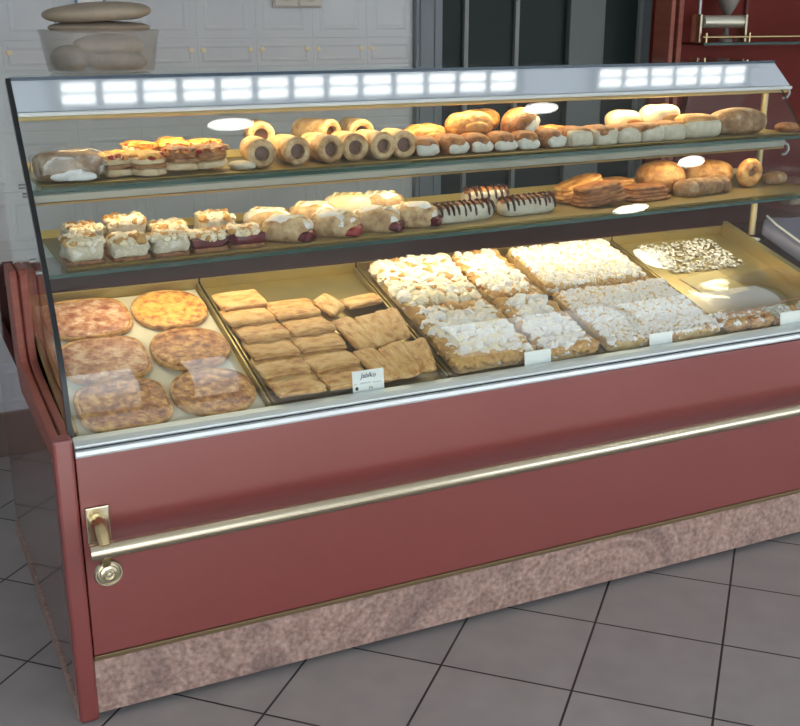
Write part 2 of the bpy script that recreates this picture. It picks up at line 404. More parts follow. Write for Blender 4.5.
for (x, y, rx_, ry_), t in zip(DOWN, DL):
    o = thing('downlight', 'oval white ceiling downlight whose mirror image shows '+t.replace('mirrored ', ''), 'downlight', 'ceiling downlights', loc=(x, y, ZC))
    MB().lathe([(rx_*1.15, -.012), (rx_*1.15, 0), (rx_*.9, 0)], 32, sy=ry_/rx_).build('trim_ring', M['steel'], o)
    MB().lathe([(rx_, -.014), (rx_, -.0121)], 32, sy=ry_/rx_).build('lamp_lens', M['spot'], o)

# ------------------------------------------------------------------ the display case
case = thing('display_case', 'long red bakery display counter with curved glass front and brass handrail', 'display case')
X1 = 2.75
TILT = R(15.3)
def D(u, v, w):
    w -= .011; v -= .006
    return Vector((u, .06+v*cos(TILT)-w*sin(TILT), .70+v*sin(TILT)+w*cos(TILT)))
def DM(u, v, w, rz=0, rx=0, ry=0):
    return Matrix.Translation(D(u, v, w)) @ Matrix.Rotation(TILT, 4, 'X') @ Matrix.Rotation(rz, 4, 'Z') @ Matrix.Rotation(rx, 4, 'X') @ Matrix.Rotation(ry, 4, 'Y')
MB().box((.0015, 0, .170), (X1, .02, .657)).build('front_panel', M['red'], case, smooth=False, bevel=.002)
MB().box((.0, -.004, .157), (X1, .018, .1695)).build('trim_strip', M['dull_strip'], case, smooth=False, bevel=.002)
MB().box((.0, .002, .018), (X1, .02, .157)).build('plinth', M['granite'], case, smooth=False)
MB().box((.0, .03, 0), (X1, .06, .03)).build('plinth_shadow', M['gap_shadow'], case, smooth=False)  # black strip stands in for the shadow under the plinth
MB().box((-.044, -.006, .004), (-.001, .04, .702)).build('corner_stile', M['red'], case, smooth=False, bevel=.007)
MB().box((-.042, .04, .04), (-.020, 1.12, .70)).build('side_panel', M['red_side'], case, smooth=False)
MB().box((-.046, .02, 0), (-.020, 1.12, .045)).build('side_plinth', M['granite'], case, smooth=False)
MB().box((X1-.02, .022, .02), (X1, 1.09, .66)).build('side_panel', M['red_side'], case, smooth=False)
MB().box((-.02, 1.09, .0), (X1, 1.12, .86)).build('rear_panel', M['rear'], case, smooth=False)
MB().prism([(.67, .80), (1.12, .80), (1.12, .865), (.67, .865)], 0, X1).build('worktop', M['rear'], case, smooth=False)
# side rail: two boards, an arm along the counter and an upright at its back
prof = [(.0, .655), (.0, .700), (.20, .717), (.40, .735), (.455, .748), (.475, .775), (.487, .83), (.497, .955), (.505, .968), (.60, .968), (.585, .76), (.55, .70), (.5, .655)]
for a, b in ((-.0445, -.0255), (-.0205, -.0015)):
    MB().prism(prof, a, b).build('side_rail', M['red_wood'], case, smooth=False, bevel=.004)
MB().prism([(y+.006, z-.006) for y, z in prof], -.0265, -.0195).build('side_rail_groove', M['maroon'], case, smooth=False)
# inner deck
MB().box((2.372, .06, .655), (X1, .67, .674)).build('deck_end', M['maroon'], case, smooth=False)
MB().prism([tuple(D(0, -.016, -.012)[1:]), tuple(D(0, .64, -.012)[1:]), tuple(D(0, .64, -.03)[1:]), tuple(D(0, -.016, -.03)[1:])], .002, 2.37).build('deck', M['gold_foil'], case, smooth=False)
# aluminium sill under the glass
MB().prism([(-.004, .6775), (-.0085, .681), (-.0085, .685), (.006, .6915), (.020, .694), (.034, .692), (.034, .655), (-.002, .655), (-.002, .6775)], .0, X1).build('sill_rail', M['alu'], case, smooth=False, bevel=.0008)
MB().prism([(-.002, .658), (-.012, .660), (-.014, .664), (-.011, .6725), (-.002, .674)], .0, X1).build('sill_lip', M['alu_bright'], case, smooth=False, bevel=.001)
MB().box((.0, -.0035, .6735), (X1, .0, .678)).build('sill_groove', M['black'], case, smooth=False)
# curved glass
G = [(.031, .690), (.033, .73), (.040, .78), (.054, .83), (.076, .88), (.106, .935), (.142, .99), (.183, 1.05), (.228, 1.11), (.277, 1.17), (.331, 1.235), (.381, 1.293), (.428, 1.347)]
def spline(P, n):
    out = []
    for i in range(len(P)-1):
        p0, p1, p2, p3 = P[max(i-1, 0)], P[i], P[i+1], P[min(i+2, len(P)-1)]
        for k in range(n):
            t = k/n
            out.append(tuple(.5*((2*b)+(c-a)*t+(2*a-5*b+4*c-d)*t*t+(-a+3*b-3*c+d)*t**3) for a, b, c, d in zip(p0, p1, p2, p3)))
    out.append(P[-1]); return out
GS = spline(G, 5)
def off(P, d):
    o = []
    for i, p in enumerate(P):
        a, b = P[max(i-1, 0)], P[min(i+1, len(P)-1)]
        t = Vector((b[0]-a[0], b[1]-a[1])).normalized(); o.append((p[0]+t.y*d, p[1]-t.x*d))
    return o
XG = 2.315
inn = off(GS, .005)
gm = MB(); n = len(GS)
vs = [(.006, y, z) for y, z in GS]+[(XG, y, z) for y, z in GS]+[(.006, y, z) for y, z in inn]+[(XG, y, z) for y, z in inn]
fs = []
for i in range(n-1): fs += [(i, i+1, n+i+1, n+i), (2*n+i, 3*n+i, 3*n+i+1, 2*n+i+1)]
gm.add(vs, fs)
gm.add([vs[i] for i in (n-1, 2*n-1, 4*n-1, 3*n-1, 0, n, 3*n, 2*n)], [(0, 1, 2, 3), (4, 5, 6, 7)])
gm.add([vs[i] for i in range(n, 2*n)]+[vs[i] for i in range(3*n, 4*n)], [(i, i+1, n+i+1, n+i) for i in range(n-1)], 1)
gm.build('front_glass', [M['glass'], M['glass_edge']], case, ang=30)
TOPY, TOPZ = .487, 1.417
EG = GS+[(TOPY, TOPZ), (.80, 1.417), (.80, .90), (.66, .875)]
eg = MB().prism([(y+.004, z) for y, z in EG], -.0012, .004)
eg.build('end_glass', M['end_glass'], case, smooth=False)
# black seal along the front edge of the end glass
ES = [(.028, .664)]+GS+[(TOPY, TOPZ+.004)]
eb = MB(); a = off(ES, -.003); b = off(ES, .012); n = len(ES)
for x0, x1 in ((-.0055, .0055),):
    vv = [(x0, *p) for p in a]+[(x1, *p) for p in a]+[(x0, *p) for p in b]+[(x1, *p) for p in b]
    ff = []
    for i in range(n-1): ff += [(i, i+1, n+i+1, n+i), (2*n+i, 3*n+i, 3*n+i+1, 2*n+i+1), (i, 2*n+i, 2*n+i+1, i+1), (n+i, n+i+1, 3*n+i+1, 3*n+i)]
    ff += [(0, n, 3*n, 2*n), (n-1, 3*n-1, 4*n-1, 2*n-1)]
    eb.add(vv, ff)
eb.build('edge_seal', M['black'], case, smooth=False)
# canopy
XC = 2.335
fa = MB()
ty, tz, by, bz = TOPY, TOPZ, .420, 1.350
vs = [(.006, ty, tz), (XC, ty, tz), (XC+.01, by, bz), (.006, by, bz), (.006, ty+.012, tz-.004), (XC, ty+.012, tz-.004), (XC+.01, by+.014, bz-.002), (.006, by+.014, bz-.002)]
fa.add(vs, [(0, 3, 2, 1), (4, 5, 6, 7), (0, 1, 5, 4), (3, 7, 6, 2), (0, 4, 7, 3), (1, 2, 6, 5)])
fa.build('canopy_fascia', M['fascia'], case, smooth=False)
MB().prism([(by-.008, bz-.001), (by-.010, bz-.005), (by-.008, bz-.010), (by+.01, bz-.012), (by+.018, bz-.002)], .006, XC+.01).build('canopy_lip', M['alu'], case, smooth=False)
MB().prism([(by+.006, bz-.0125), (by+.004, bz-.020), (by+.012, bz-.022), (by+.07, bz-.022), (by+.07, bz-.016)], .006, XC+.006).build('canopy_lamp_trim', M['gold_strip'], case, smooth=False)
MB().box((.006, ty+.002, tz+.0005), (XC, .80, tz+.0065)).build('top_glass', [M['shelf_glass']], case, smooth=False)
MB().box((.004, ty-.002, tz+.0002), (XC, ty+.0015, tz+.0075)).build('top_glass_edge', mat('blue grey edge', (.03, .06, .09), .25), case, smooth=False)
# glass shelves and lamp profile
def shelf(y0, y1, z, name):
    o = MB().box((.006, y0+.002, z-.008), (X1-.1, y1, z)).build(name, M['shelf_glass'], case, smooth=False)
    MB().box((.006, y0-.001, z-.0085), (X1-.1, y0+.002, z+.0005)).build('polished_edge', M['glass_edge'], o, smooth=False)
    return o
Z1, Z2 = 1.186, 1.019
Y1, Y2 = .305, .175
shelf(Y1, .70, Z1, 'glass_shelf'); shelf(Y2, .66, Z2, 'glass_shelf')
MB().prism([(Y1+.012, Z1-.0095), (Y1+.008, Z1-.014), (Y1+.012, Z1-.030), (Y1+.016, Z1-.031), (Y1+.06, Z1-.031), (Y1+.06, Z1-.0095)], .008, 2.245).build('lamp_profile', M['lamp_alu'], case, smooth=False, bevel=.001)
MB().prism([(Y1+.010, Z1-.0312), (Y1+.012, Z1-.036), (Y1+.06, Z1-.036), (Y1+.06, Z1-.0312)], .008, 2.243).build('lamp_profile_trim', M['gold_strip'], case, smooth=False)
for y, z, x in ((Y1+.035, Z1-.022, 2.245), (.46, 1.345, XC+.008)):
    MB().tube([(x, y, z), (x+.02, y, z), (x+.034, y-.004, z-.008), (x+.036, y-.006, z-.022), (x+.025, y-.008, z-.034), (x+.008, y-.008, z-.036)], .0045, 10).build('lamp_cable', M['steel'], case)
# brass post
MB().rod((2.365, .545, .85), (2.365, .545, 1.40), .011, 16).build('post', M['post_brass'], case)
MB().lathe([(.030, 0), (.030, .004), (.016, .007)], 24, X=Matrix.Translation((2.365, .545, .832))).build('post_foot', M['paper'], case)
for y, z in ((.42, Z1-.004), (.36, Z1-.016), (.36, Z2-.002), (.27, Z2-.012)):
    MB().rod((-.008, y, z), (.012, y, z), .0055, 12).build('shelf_clip', M['steel'], case)
# handrail
by_ = -.078; zb = .466
MB().rod((.0, by_, zb), (X1, by_, zb), .018, 24).build('handrail', M['pale_brass'], case)
MB().box((.010, -.006, .452), (.062, -.0005, .537)).build('handrail_plate', M['pale_brass'], case, smooth=False, bevel=.004)
MB().tube([(.034, -.004, .505), (.034, -.03, .508), (.034, -.052, .505), (.034, -.068, .494), (.034, by_, .478)], [.016, .017, .0165, .0155, .014], 16).build('handrail_bracket', M['brass'], case)
MB().tube([(.034, by_, .452), (.034, by_+.002, .436), (.034, by_+.006, .418)], [.012, .011, .010], 14).build('handrail_stem', M['brass'], case)
MB().lathe([(.031, 0), (.0315, .006), (.029, .010), (.026, .010), (.0235, .007), (.020, .0075), (.018, .011), (.013, .0125), (.011, .010), (.008, .012), (.005, .0165), (.001, .017)], 32,
           X=Matrix.Translation((.037, by_+.004, .412)) @ Matrix.Rotation(pi/2, 4, 'X')).build('handrail_rosette', M['pale_brass'], case)

# lamps inside the case (parts of the case)
def strip(name, x0, x1, y, z, rx, energy, col=(1., .74, .42), w=.03):
    l = bpy.data.lights.new(name, 'AREA'); l.shape = 'RECTANGLE'; l.size = x1-x0; l.size_y = w; l.energy = energy; l.color = col
    o = bpy.data.objects.new(name, l); COL.objects.link(o); o.location = ((x0+x1)/2, y, z); o.rotation_euler = (rx, 0, 0); o.parent = case
    return o
strip('canopy_lamp', .1, 2.3, .475, 1.325, R(12), 5.2, (1., .74, .40))
strip('shelf_lamp', .1, 2.2, Y1+.035, Z1-.037, R(14), 3.2, (1., .75, .44))
strip('deck_lamp', .1, 2.3, .50, Z2-.03, R(-6), 5.6, (1., .82, .56))

# gold liners on the shelves
def liner(y0, y1, z, x0, x1, label):
    t = thing('gold_display_tray', label, 'tray', loc=(x0, y0, z+.0006)); w = x1-x0; d = y1-y0
    MB().box((0, 0, 0), (w, d, .002)).build('tray_base', M['gold_foil'], t, smooth=False)
    MB().prism([(d-.004, .002), (d+.008, .020), (d+.011, .020), (d, .0)], 0, w).build('back_rim', M['rim_lit'], t, smooth=False)
    MB().prism([(.0, .0), (-.004, .005), (-.002, .006), (.003, .002)], 0, w).build('front_rim', M['gold_tray'], t, smooth=False)
    return t
S1 = Z1+.0027; S2 = Z2+.0027
liner(Y1+.03, .66, Z1, .03, 2.33, 'long gold tray lining the upper glass shelf under the rolls')
liner(Y2+.03, .60, Z2, .05, 2.33, 'long gold tray lining the lower glass shelf under the cakes')

# ------------------------------------------------------------------ plastic tub with bread on top of the case
tx, tyy, tz0 = .245, .64, TOPZ+.007
t = thing('plastic_tub', 'cloudy clear plastic tub standing on top of the glass counter', 'tub', loc=(tx, tyy, tz0))
MB().lathe([(.118, .0), (.126, .004), (.130, .02), (.141, .092), (.145, .102), (.141, .104), (.137, .092), (.127, .022), (.122, .007), (.002, .006)], 48, e=3.2, sy=.8).build('tub_body', M['tub'], t)
def lump(name, label, cat, loc, size, m, rz=0, seed=0., e1=.9, e2=.9, amp=.12, group=None, flat=-.8, fr=14.):
    o = MB().blob(size, e1, e2, amp=amp, fr=fr, seed=seed, flat=flat, nu=32, nv=18).build(name, m)
    o.location = loc; o.rotation_euler = (0, 0, rz); return tag(o, label, cat, group)
lump('bread_roll', 'pale bread roll lying low inside the cloudy plastic tub', 'bread', (tx+.035, tyy-.02, tz0+.007), (.075, .055, .025), M['pale_dough'], .1, 1.)
lump('bread_roll', 'pale bread roll against the side of the cloudy tub nearest the glass end panel', 'bread', (tx-.078, tyy-.01, tz0+.007), (.036, .06, .035), M['pale_dough'], .4, 2.)
lump('bread_roll', 'pale bread roll on top of others inside the cloudy tub', 'bread', (tx+.02, tyy-.01, tz0+.046), (.09, .06, .026), M['pale_dough'], -.1, 3.)
lump('flat_loaf', 'thin tan flat loaf lying directly across the rim of the plastic tub', 'bread', (tx+.002, tyy, tz0+.096), (.124, .085, .016), M['kraft'], 0, 4., amp=.06)
lump('flat_loaf', 'thick tan flat loaf topmost on the plastic tub, slightly tilted', 'bread', (tx, tyy-.01, tz0+.124), (.132, .095, .025), M['kraft'], .1, 5., amp=.08).rotation_euler = (0, R(-3), .1)

# ------------------------------------------------------------------ deck trays
def tray(u0, u1, v0, v1, label, h=.020, right_h=None):
    w, d = u1-u0, v1-v0
    t = thing('baking_tray', label, 'tray', 'baking trays on the sloping deck', X=DM(u0, v0, -.0115))
    MB().box((.006, .006, 0), (w-.006, d-.006, .0025)).build('tray_base', M['gold_tray'], t, smooth=False)
    r = MB(); o = .004
    for (lo, hi, hh) in (((0, 0), (w, .003), .0035), ((0, d-.005), (w, d), h+.012), ((0, .005), (.005, d-.005), h), ((w-.005, .005), (w, d-.005), right_h or h)):
        r.box((lo[0], lo[1], 0), (hi[0], hi[1], hh))
    if right_h: r.prism([(w-.005, right_h), (w, right_h), (w+.012, right_h+.004), (w+.012, right_h+.002)], .0, d, 'y')
    r.build('tray_rim', M['gold_tray'], t, smooth=False, bevel=.001)
    return t
tray(.012, .462, -.008, .612, 'gold baking tray with cream paper under the round pizzas')
tray(.468, .934, -.008, .612, 'gold baking tray of puff pastries, bare across its back')
tray(.940, 1.402, -.008, .612, 'gold baking tray of pale crumble cake next to the puff pastries')
tray(1.408, 1.850, -.008, .612, 'gold baking tray of sugar white crumble cake')
tray(1.856, 2.320, -.008, .612, 'nearly empty gold baking tray dusted with crumbs by the brass post', right_h=.045)
p = MB().box((.024, .004, -.0085), (.452, .600, -.0075)).build('baking_paper', M['parchment'], smooth=False)
p.matrix_world = DM(0, 0, 0); tag(p, 'cream baking paper sheet under the round pizzas', 'paper')

# pizzas
def pizza(seed, m, rx=.1, ry=.1, e=2.6):
    t = thing('pizza', 'x', 'pizza', 'round pizzas on the tray by the glass end panel')
    def rr(k): return 1/(abs(cos(k))**e+abs(sin(k))**e)**(1/e)*(.97)+.03*noise.noise(Vector((cos(k)*1.3, sin(k)*1.3, seed*3.1)))
    def ring(profile, mi, mb, lumpy=0):
        seg = 44; vs = []
        for r, z in profile:
            for k in range(seg):
                a = 2*pi*k/seg; q = r*rr(a); x, y = q*cos(a)*rx, q*sin(a)*ry
                zz = z+(lumpy*noise.noise(Vector((x*38, y*38, seed*5))) if lumpy else 0)
                vs.append((x, y, zz*.62))
        fs = [(i*seg+k, i*seg+(k+1) % seg, (i+1)*seg+(k+1) % seg, (i+1)*seg+k) for i in range(len(profile)-1) for k in range(seg)]
        fs += [tuple(range(seg-1, -1, -1)), tuple(range((len(profile)-1)*seg, len(profile)*seg))]
        mb.add(vs, fs, mi)
    c = MB(); ring([(.90, 0), (.985, .003), (1.0, .011), (.985, .019), (.95, .022), (.90, .017), (.5, .013)], 0, c); c.build('crust', M['crust'], t)
    p = MB(); ring([(.90, .014), (.91, .018), (.88, .021), (.72, .022), (.55, .0225), (.38, .023), (.2, .0235), (.06, .0235)], 0, p, .006); p.build('topping', m, t)
    return t
names = {(0, 0): 'front pizza of the row along the glass end panel, browned', (0, 1): 'middle pizza of the row along the glass end panel',
         (0, 2): 'rear pizza of the row along the glass end panel, with orange cheese', (1, 0): 'front brown pizza beside the puff pastry tray',
         (1, 1): 'middle pizza beside the puff pastry tray', (1, 2): 'rear orange cheese pizza beside the puff pastry tray'}
for i, u in enumerate((.139, .351)):
    for j, v in enumerate((.088, .290, .494)):
        m = M['topping'] if (i == 1 or j == 0) else M['topping_haze']
        if j == 2: m = M['cheese'] if i else M['topping_haze']
        t = pizza(1+i*3+j, m, (.111, .1025)[i], .1025, 3.4 if i == 0 else 2.3); t['label'] = names[(i, j)]
        t.matrix_world = DM(u, v, -.0068, rz=0)

# puff pastries: flat filled rectangles with a pressed seam, and triangular turnovers
def puff_rect(seed, a=.066, b=.05):
    t = thing('puff_pastry', 'x', 'pastry', 'puff pastries on the second tray')
    def f(p):
        x, y, z = p
        if z > .008: z -= .006*math.exp(-((y+.010*sin(x*40+seed))/.006)**2)+.0025*math.exp(-((y-b*.55)/.005)**2)
        return (x*(1+.06*noise.noise(Vector((y*20, seed, 0)))), y*(1+.08*noise.noise(Vector((x*20, seed, 4)))), z)
    MB().blob((a, b, .0105), .5, .26, 44, 14, amp=.10, fr=26, seed=seed, flat=-.8, fn=f).build('pastry_body', M['puff'], t)
    for s in (-1, 1): MB().tube([(-a*.92, s*b*.93, .007), (-a*.4, s*b*.97, .010), (a*.2, s*b*.95, .011), (a*.9, s*b*.93, .007)], .0055, 8).build('folded_edge', M['puff_edge'], t)
    return t
k = 0
for col, (u, v0, n) in enumerate(((.538, .050, 6), (.666, .048, 5))):
    for j in range(n):
        v = v0+j*(.087 if col else .085); t = puff_rect(k+1., .064, .0575); k += 1
        t['label'] = '%s flat puff pastry from the front in the row beside the %s' % (ORD[j], 'pizza tray' if col == 0 else 'triangular turnovers')
        t.matrix_world = DM(u+.005*sin(k*2.1), v, .0065, rz=.05*sin(k*3.3)+(.03 if col else 0), rx=R(-9))
TN = [('front', 'nearest the flat puff pastries'), ('front', 'in the middle of the fan'), ('front', 'nearest the crumble cake'), ('rear', 'nearest the flat puff pastries'), ('rear', 'in the middle of the fan'), ('rear', 'nearest the crumble cake')]
for j, (u, v, w, rz, ry) in enumerate(((.772, .078, .008, 1.75, 0), (.832, .072, .016, 1.5, 12), (.886, .076, .018, 1.30, 12), (.775, .236, .008, 1.70, 0), (.834, .228, .016, 1.55, 12), (.886, .240, .018, 1.40, 12))):
    t = puff_rect(j+20., .076, .0315); t.name = 'apple_turnover'; t['group'] = 'fanned turnovers on the second tray'
    t['label'] = '%s apple turnover of the fan, %s' % TN[j]
    t.matrix_world = DM(u, v, w, rz=rz, rx=R(-ry))
t = puff_rect(31., .058, .026); t['label'] = 'narrow puff pastry lying across the rear of the turnovers, end towards crumble cake'
t.matrix_world = DM(.868, .405, .001, rz=.15, rx=R(-6))
t = puff_rect(32., .044, .024); t['label'] = 'small puff pastry standing up on end behind the turnovers'
t.matrix_world = DM(.770, .400, .006, rz=1.9, rx=R(-18))

# crumble cakes
def ico():
    bm = bmesh.new(); bmesh.ops.create_icosphere(bm, subdivisions=2, radius=1)
    v = [tuple(x.co) for x in bm.verts]; f = [tuple(y.index for y in x.verts) for x in bm.faces]; bm.free()
    bm = bmesh.new(); bmesh.ops.create_icosphere(bm, subdivisions=1, radius=1)
    v1 = [tuple(x.co) for x in bm.verts]; f1 = [tuple(y.index for y in x.verts) for x in bm.faces]; bm.free()
    return (v, f), (v1, f1)
ICO2, ICO1 = ico()
def rough_ico(base, k, amp):
    return ([tuple(Vector(p)*(1+amp*noise.noise(Vector(p)*1.6+Vector((k*7.3, k*3.1, k))))) for p in base[0]], base[1])
CH2 = [rough_ico(ICO2, k, .55) for k in range(8)]; CH1 = [rough_ico(ICO1, k, .5) for k in range(8)]
def lumps(mb, x0, x1, y0, y1, z, size, n, rnd, fine=False, mi=None, squash=.75, zj=.3):
    for _ in range(n):
        v, f = (CH1 if fine else CH2)[rnd.randrange(8)]
        x = x0+(x1-x0)*rnd.random(); y = y0+(y1-y0)*rnd.random(); s = size*(.55+.8*rnd.random())
        S = Matrix.Translation((x, y, z+size*zj*rnd.random())) @ Matrix.Rotation(rnd.random()*6, 4, 'Z') @ Matrix.Rotation(rnd.random()-.5, 4, 'X') @ Matrix.Diagonal((s*(.7+.7*rnd.random()), s, s*squash, 1))
        mb.add(v, f, rnd.choice(mi) if mi else 0, S)
def crumble_cake(u0, u1, v0, v1, h, body, tops, size, n, label, seed, fine=False, edge=None, edge_n=60):
    rnd = random.Random(seed)
    w, d = u1-u0, v1-v0
    t = thing('crumble_cake', label, 'cake', 'slabs of crumble cake on the sloping deck', X=DM((u0+u1)/2, (v0+v1)/2, -.0085))
    def f(p):
        q = .955+.022*noise.noise(Vector((p.x*14+seed, p.y*14, 0)))
        return (p.x*q, p.y*q, p.z)
    MB().blob((w/2, d/2, h/2), .25, .12, 56, 12, amp=.05, fr=25, seed=seed, flat=-.99, fn=f).build('cake_base', body, t)
    g_ = max(.010, size*1.05); c = MB(); lumps(c, -w/2+.013, w/2-.013, -d/2+g_, d/2-.012, h*.93, size, n, rnd, fine, list(range(len(tops))))
    c.build('crumble_topping', tops, t, kind='stuff')
    c = MB()
    for _ in range(int(w/.0030)): lumps(c, -w/2+.014, w/2-.014, -d/2+.015, -d/2+.018, h*rnd.uniform(.38, .85), min(size, .0095), 1, rnd, False, [0, 0, 0, 1])
    c.build('front_crumbs', [tops[0], edge or tops[0]], t, kind='stuff')
    if edge:
        e = MB()
        for _ in range(edge_n):
            sgn = rnd.choice((0, 1, 2, 3)); q = rnd.random()-.5
            a_, b_ = w/2-.012, d/2-.012
            x, y = ((q*w*.92, -b_), (q*w*.92, b_), (-a_, q*d*.94), (a_, q*d*.94))[sgn]
            lumps(e, x*.97-.003, x*.97+.003, y*.97-.003, y*.97+.003, h*.78, size*1.15, 1, rnd)
        e.build('toasted_edge', edge, t, kind='stuff')
    return t
CW, CC, CG, CB = M['crumble_white'], M['crumble'], M['crumble_grey'], M['crumble_brown']
crumble_cake(.958, 1.215, .316, .585, .040, M['crumble_base'], [CW, CC, CW, CC, CB], .0150, 330, 'rear slab of cream crumble cake behind the pale front slab, next to bare tray', 41, edge=CC)
crumble_cake(.960, 1.203, .008, .300, .036, M['crumble_base'], [CW, CG, CC], .0150, 250, 'front slab of crumble cake with sugared middle, next to the turnovers', 42, edge=CB, edge_n=190)
crumble_cake(1.228, 1.392, .306, .586, .040, M['crumble_base'], [CW, CW, CG, CC], .0120, 260, 'narrow rear slab of sugar crumble cake with browned edge', 43, edge=CB, edge_n=170)
crumble_cake(1.226, 1.392, -.002, .300, .036, M['crumble_base'], [CG, CW, CG], .0145, 170, 'narrow front slab of crumble cake behind the first blank price card', 44, edge=CB, edge_n=90)
crumble_cake(1.424, 1.800, .322, .588, .042, M['crumble_base'], [CW, CW, CG, CW, CC], .0085, 1150, 'bright sugar white crumble slab at the rear beside the dusted tray', 45, fine=True, edge=CB, edge_n=45)
crumble_cake(1.422, 1.836, -.002, .312, .036, M['crumble_base'], [CG, CG, CW, CG], .0075, 1450, 'icing dusted fine crumble slab at the front beside the plastic sheet', 46, fine=True, edge=CB, edge_n=120)
# leftovers on the fifth tray
rnd = random.Random(5)
c = MB(); lumps(c, 0, .30, 0, .20, 0, .0055, 620, rnd, True, [1, 1, 1, 2], .4); c = c.build('cake_crumbs', [M['sugar'], M['poppy'], M['crumble_grey']])
c.matrix_world = DM(1.935, .375, -.0035); tag(c, 'scattered sugar and poppy crumbs on the nearly empty gold tray', 'crumbs', kind='stuff')
sgr = MB().blob((.06, .07, .004), 1, .7, 32, 10, amp=.2, fr=20, seed=4, flat=-.2).build('sugar_patch', M['sugar']); sgr.matrix_world = DM(1.948, .49, -.0085)
tag(sgr, 'patch of white icing sugar at the rear of the nearly empty tray', 'sugar')
pc = mat('cake card with painted gold light', (.60, .46, .17), .5)  # paper given a gold colour to paint the lamp light on it
o = MB().box((-.085, -.07, 0), (.085, .07, .002)).build('cake_card', pc, smooth=False); o.matrix_world = DM(2.03, .285, -.0085, rz=.15); tag(o, 'cake card with painted gold light lying empty on the dusted tray', 'cake card')
for j, (u, m, lab) in enumerate(((1.895, M['crumble_brown'], 'brown crumble slice at the sill beside the icing dusted slab'), (1.985, M['crust'], 'rust brown slice at the sill under the plastic sheet'), (2.075, M['poppy'], 'grey poppy slice at the sill beside last price card'), (2.185, M['poppy'], 'grey poppy slice behind the last price card'), (2.27, M['crust'], 'brown crumble slice in the tray corner nearest the brass post'))):
    t = thing('cake_slice', lab, 'cake slice', 'cake slices at the front of the fifth tray', X=DM(u, .046, -.0085))
    MB().blob((.042, .036, .014), .3, .3, 28, 10, amp=.08, fr=30, seed=j+3., flat=-.99).build('slice_base', M['crust'], t)
    c = MB(); lumps(c, -.036, .036, -.03, .03, .027, .0085, 60, random.Random(j), False, [0, 0, 1]); c.build('slice_topping', [m, CG], t, kind='stuff')
# plastic sheet over the front of that tray
t = thing('plastic_sheet', 'clear plastic sheet covering the front slices of the dusted tray', 'plastic sheet', X=DM(0, 0, 0))
sh = MB(); nn = 24
vs = []
for i in range(nn+1):
    for j in range(9):
        u = 1.865+.44*i/nn; v = .045+.205*j/8-.0*i
        vs.append((u, v+.05*(i/nn), .036+.004*noise.noise(Vector((u*9, v*14, 2)))-.016*(j/8)))
sh.add(vs, [(i*9+j, (i+1)*9+j, (i+1)*9+j+1, i*9+j+1) for i in range(nn) for j in range(8)])
sh.build('sheet', glassmat('clear plastic sheet', (.93, .93, .95), base=.02, rough=.12), t)
MB().tube([(1.865+.44*i/12, .045+.05*i/12, .0355+.003*sin(i)) for i in range(13)], .0022, 6).build('folded_edge', M['crust_dark'], t)

# price cards
def card(u, w, h, label, text=False, v=-.008, rz=0.):
    t = thing('price_card', label, 'price card', 'white price cards along the sill', X=Matrix.Translation((u, .0385, .690)) @ Matrix.Rotation(rz, 4, 'Z') @ Matrix.Rotation(R(-7), 4, 'X'))
    MB().box((-w/2, -.0006, 0), (w/2, .0006, h)).build('card', M['paper'], t, smooth=False)
    if text:
        def word(s, size, x, z, m, nm):
            c = bpy.data.curves.new(nm, 'FONT'); c.body = s; c.size = size; c.align_x = 'CENTER'; c.shear = .25; c.extrude = .0001; c.offset = .0001
            tmp = bpy.data.objects.new(nm, c); COL.objects.link(tmp)
            me = bpy.data.meshes.new_from_object(tmp); bpy.data.objects.remove(tmp)
            o = bpy.data.objects.new(nm, me); COL.objects.link(o); o.parent = t; o.location = (x, -.0010, z); o.rotation_euler = (R(90), 0, 0); me.materials.clear(); me.materials.append(m)
        word('Jabłko', .0165, 0, h*.66, M['ink'], 'product_name')
        m = MB()                                  # the small unreadable second and third lines
        for x0, x1, z in ((-.037, -.031, .40), (-.022, .006, .41), (.012, .034, .40)):
            n = max(2, int((x1-x0)/.0028))
            m.tube([(x0+(x1-x0)*i/n, -.0008, h*z+(.0022 if i % 2 else -.0012)) for i in range(n+1)], .0006, 5)
        m.build('small_writing', M['ink'], t)
        m = MB().blob((.0042, .0004, .0048), X=Matrix.Translation((-.031, -.0008, .006)), nu=12, nv=8)
        m.build('price_mark', M['ink_black'], t)
        m = MB().tube([(.000, -.0008, .006), (.004, -.0008, .012), (.008, -.0008, .012), (.010, -.0008, .006)], .0008, 5)
        m.build('price_mark', M['ink_black'], t)
    return t
card(.708, .083, .054, 'white price card with blue handwriting in front of the turnovers', True)
card(1.192, .082, .040, 'blank white price card in front of the crumble cakes', rz=.03)
card(1.592, .078, .038, 'blank white price card before the icing dusted slab')
card(2.085, .115, .044, 'blank white price card closest to the brass post', rz=-.02)

# ------------------------------------------------------------------ upper shelf
# wrapped loaf
t = thing('wrapped_loaf', 'bread loaf wrapped in clear film next to the glass end panel', 'bread', loc=(.108, .425, S1))
MB().blob((.080, .055, .036), .6, .6, 36, 18, amp=.10, fr=18, seed=2, flat=-.9).build('loaf', M['loaf'], t)
MB().blob((.085, .060, .040), .5, .5, 36, 18, amp=.13, fr=32, seed=6, flat=-.9).build('film', M['film'], t)
MB().blob((.040, .010, .013), .8, .8, 30, 14, amp=.8, fr=60, seed=8, flat=-.9, X=Matrix.Translation((.0, -.056, .005))).build('white_crinkle', M['sugar'], t)  # irregular white lump for the pale crinkles of the film
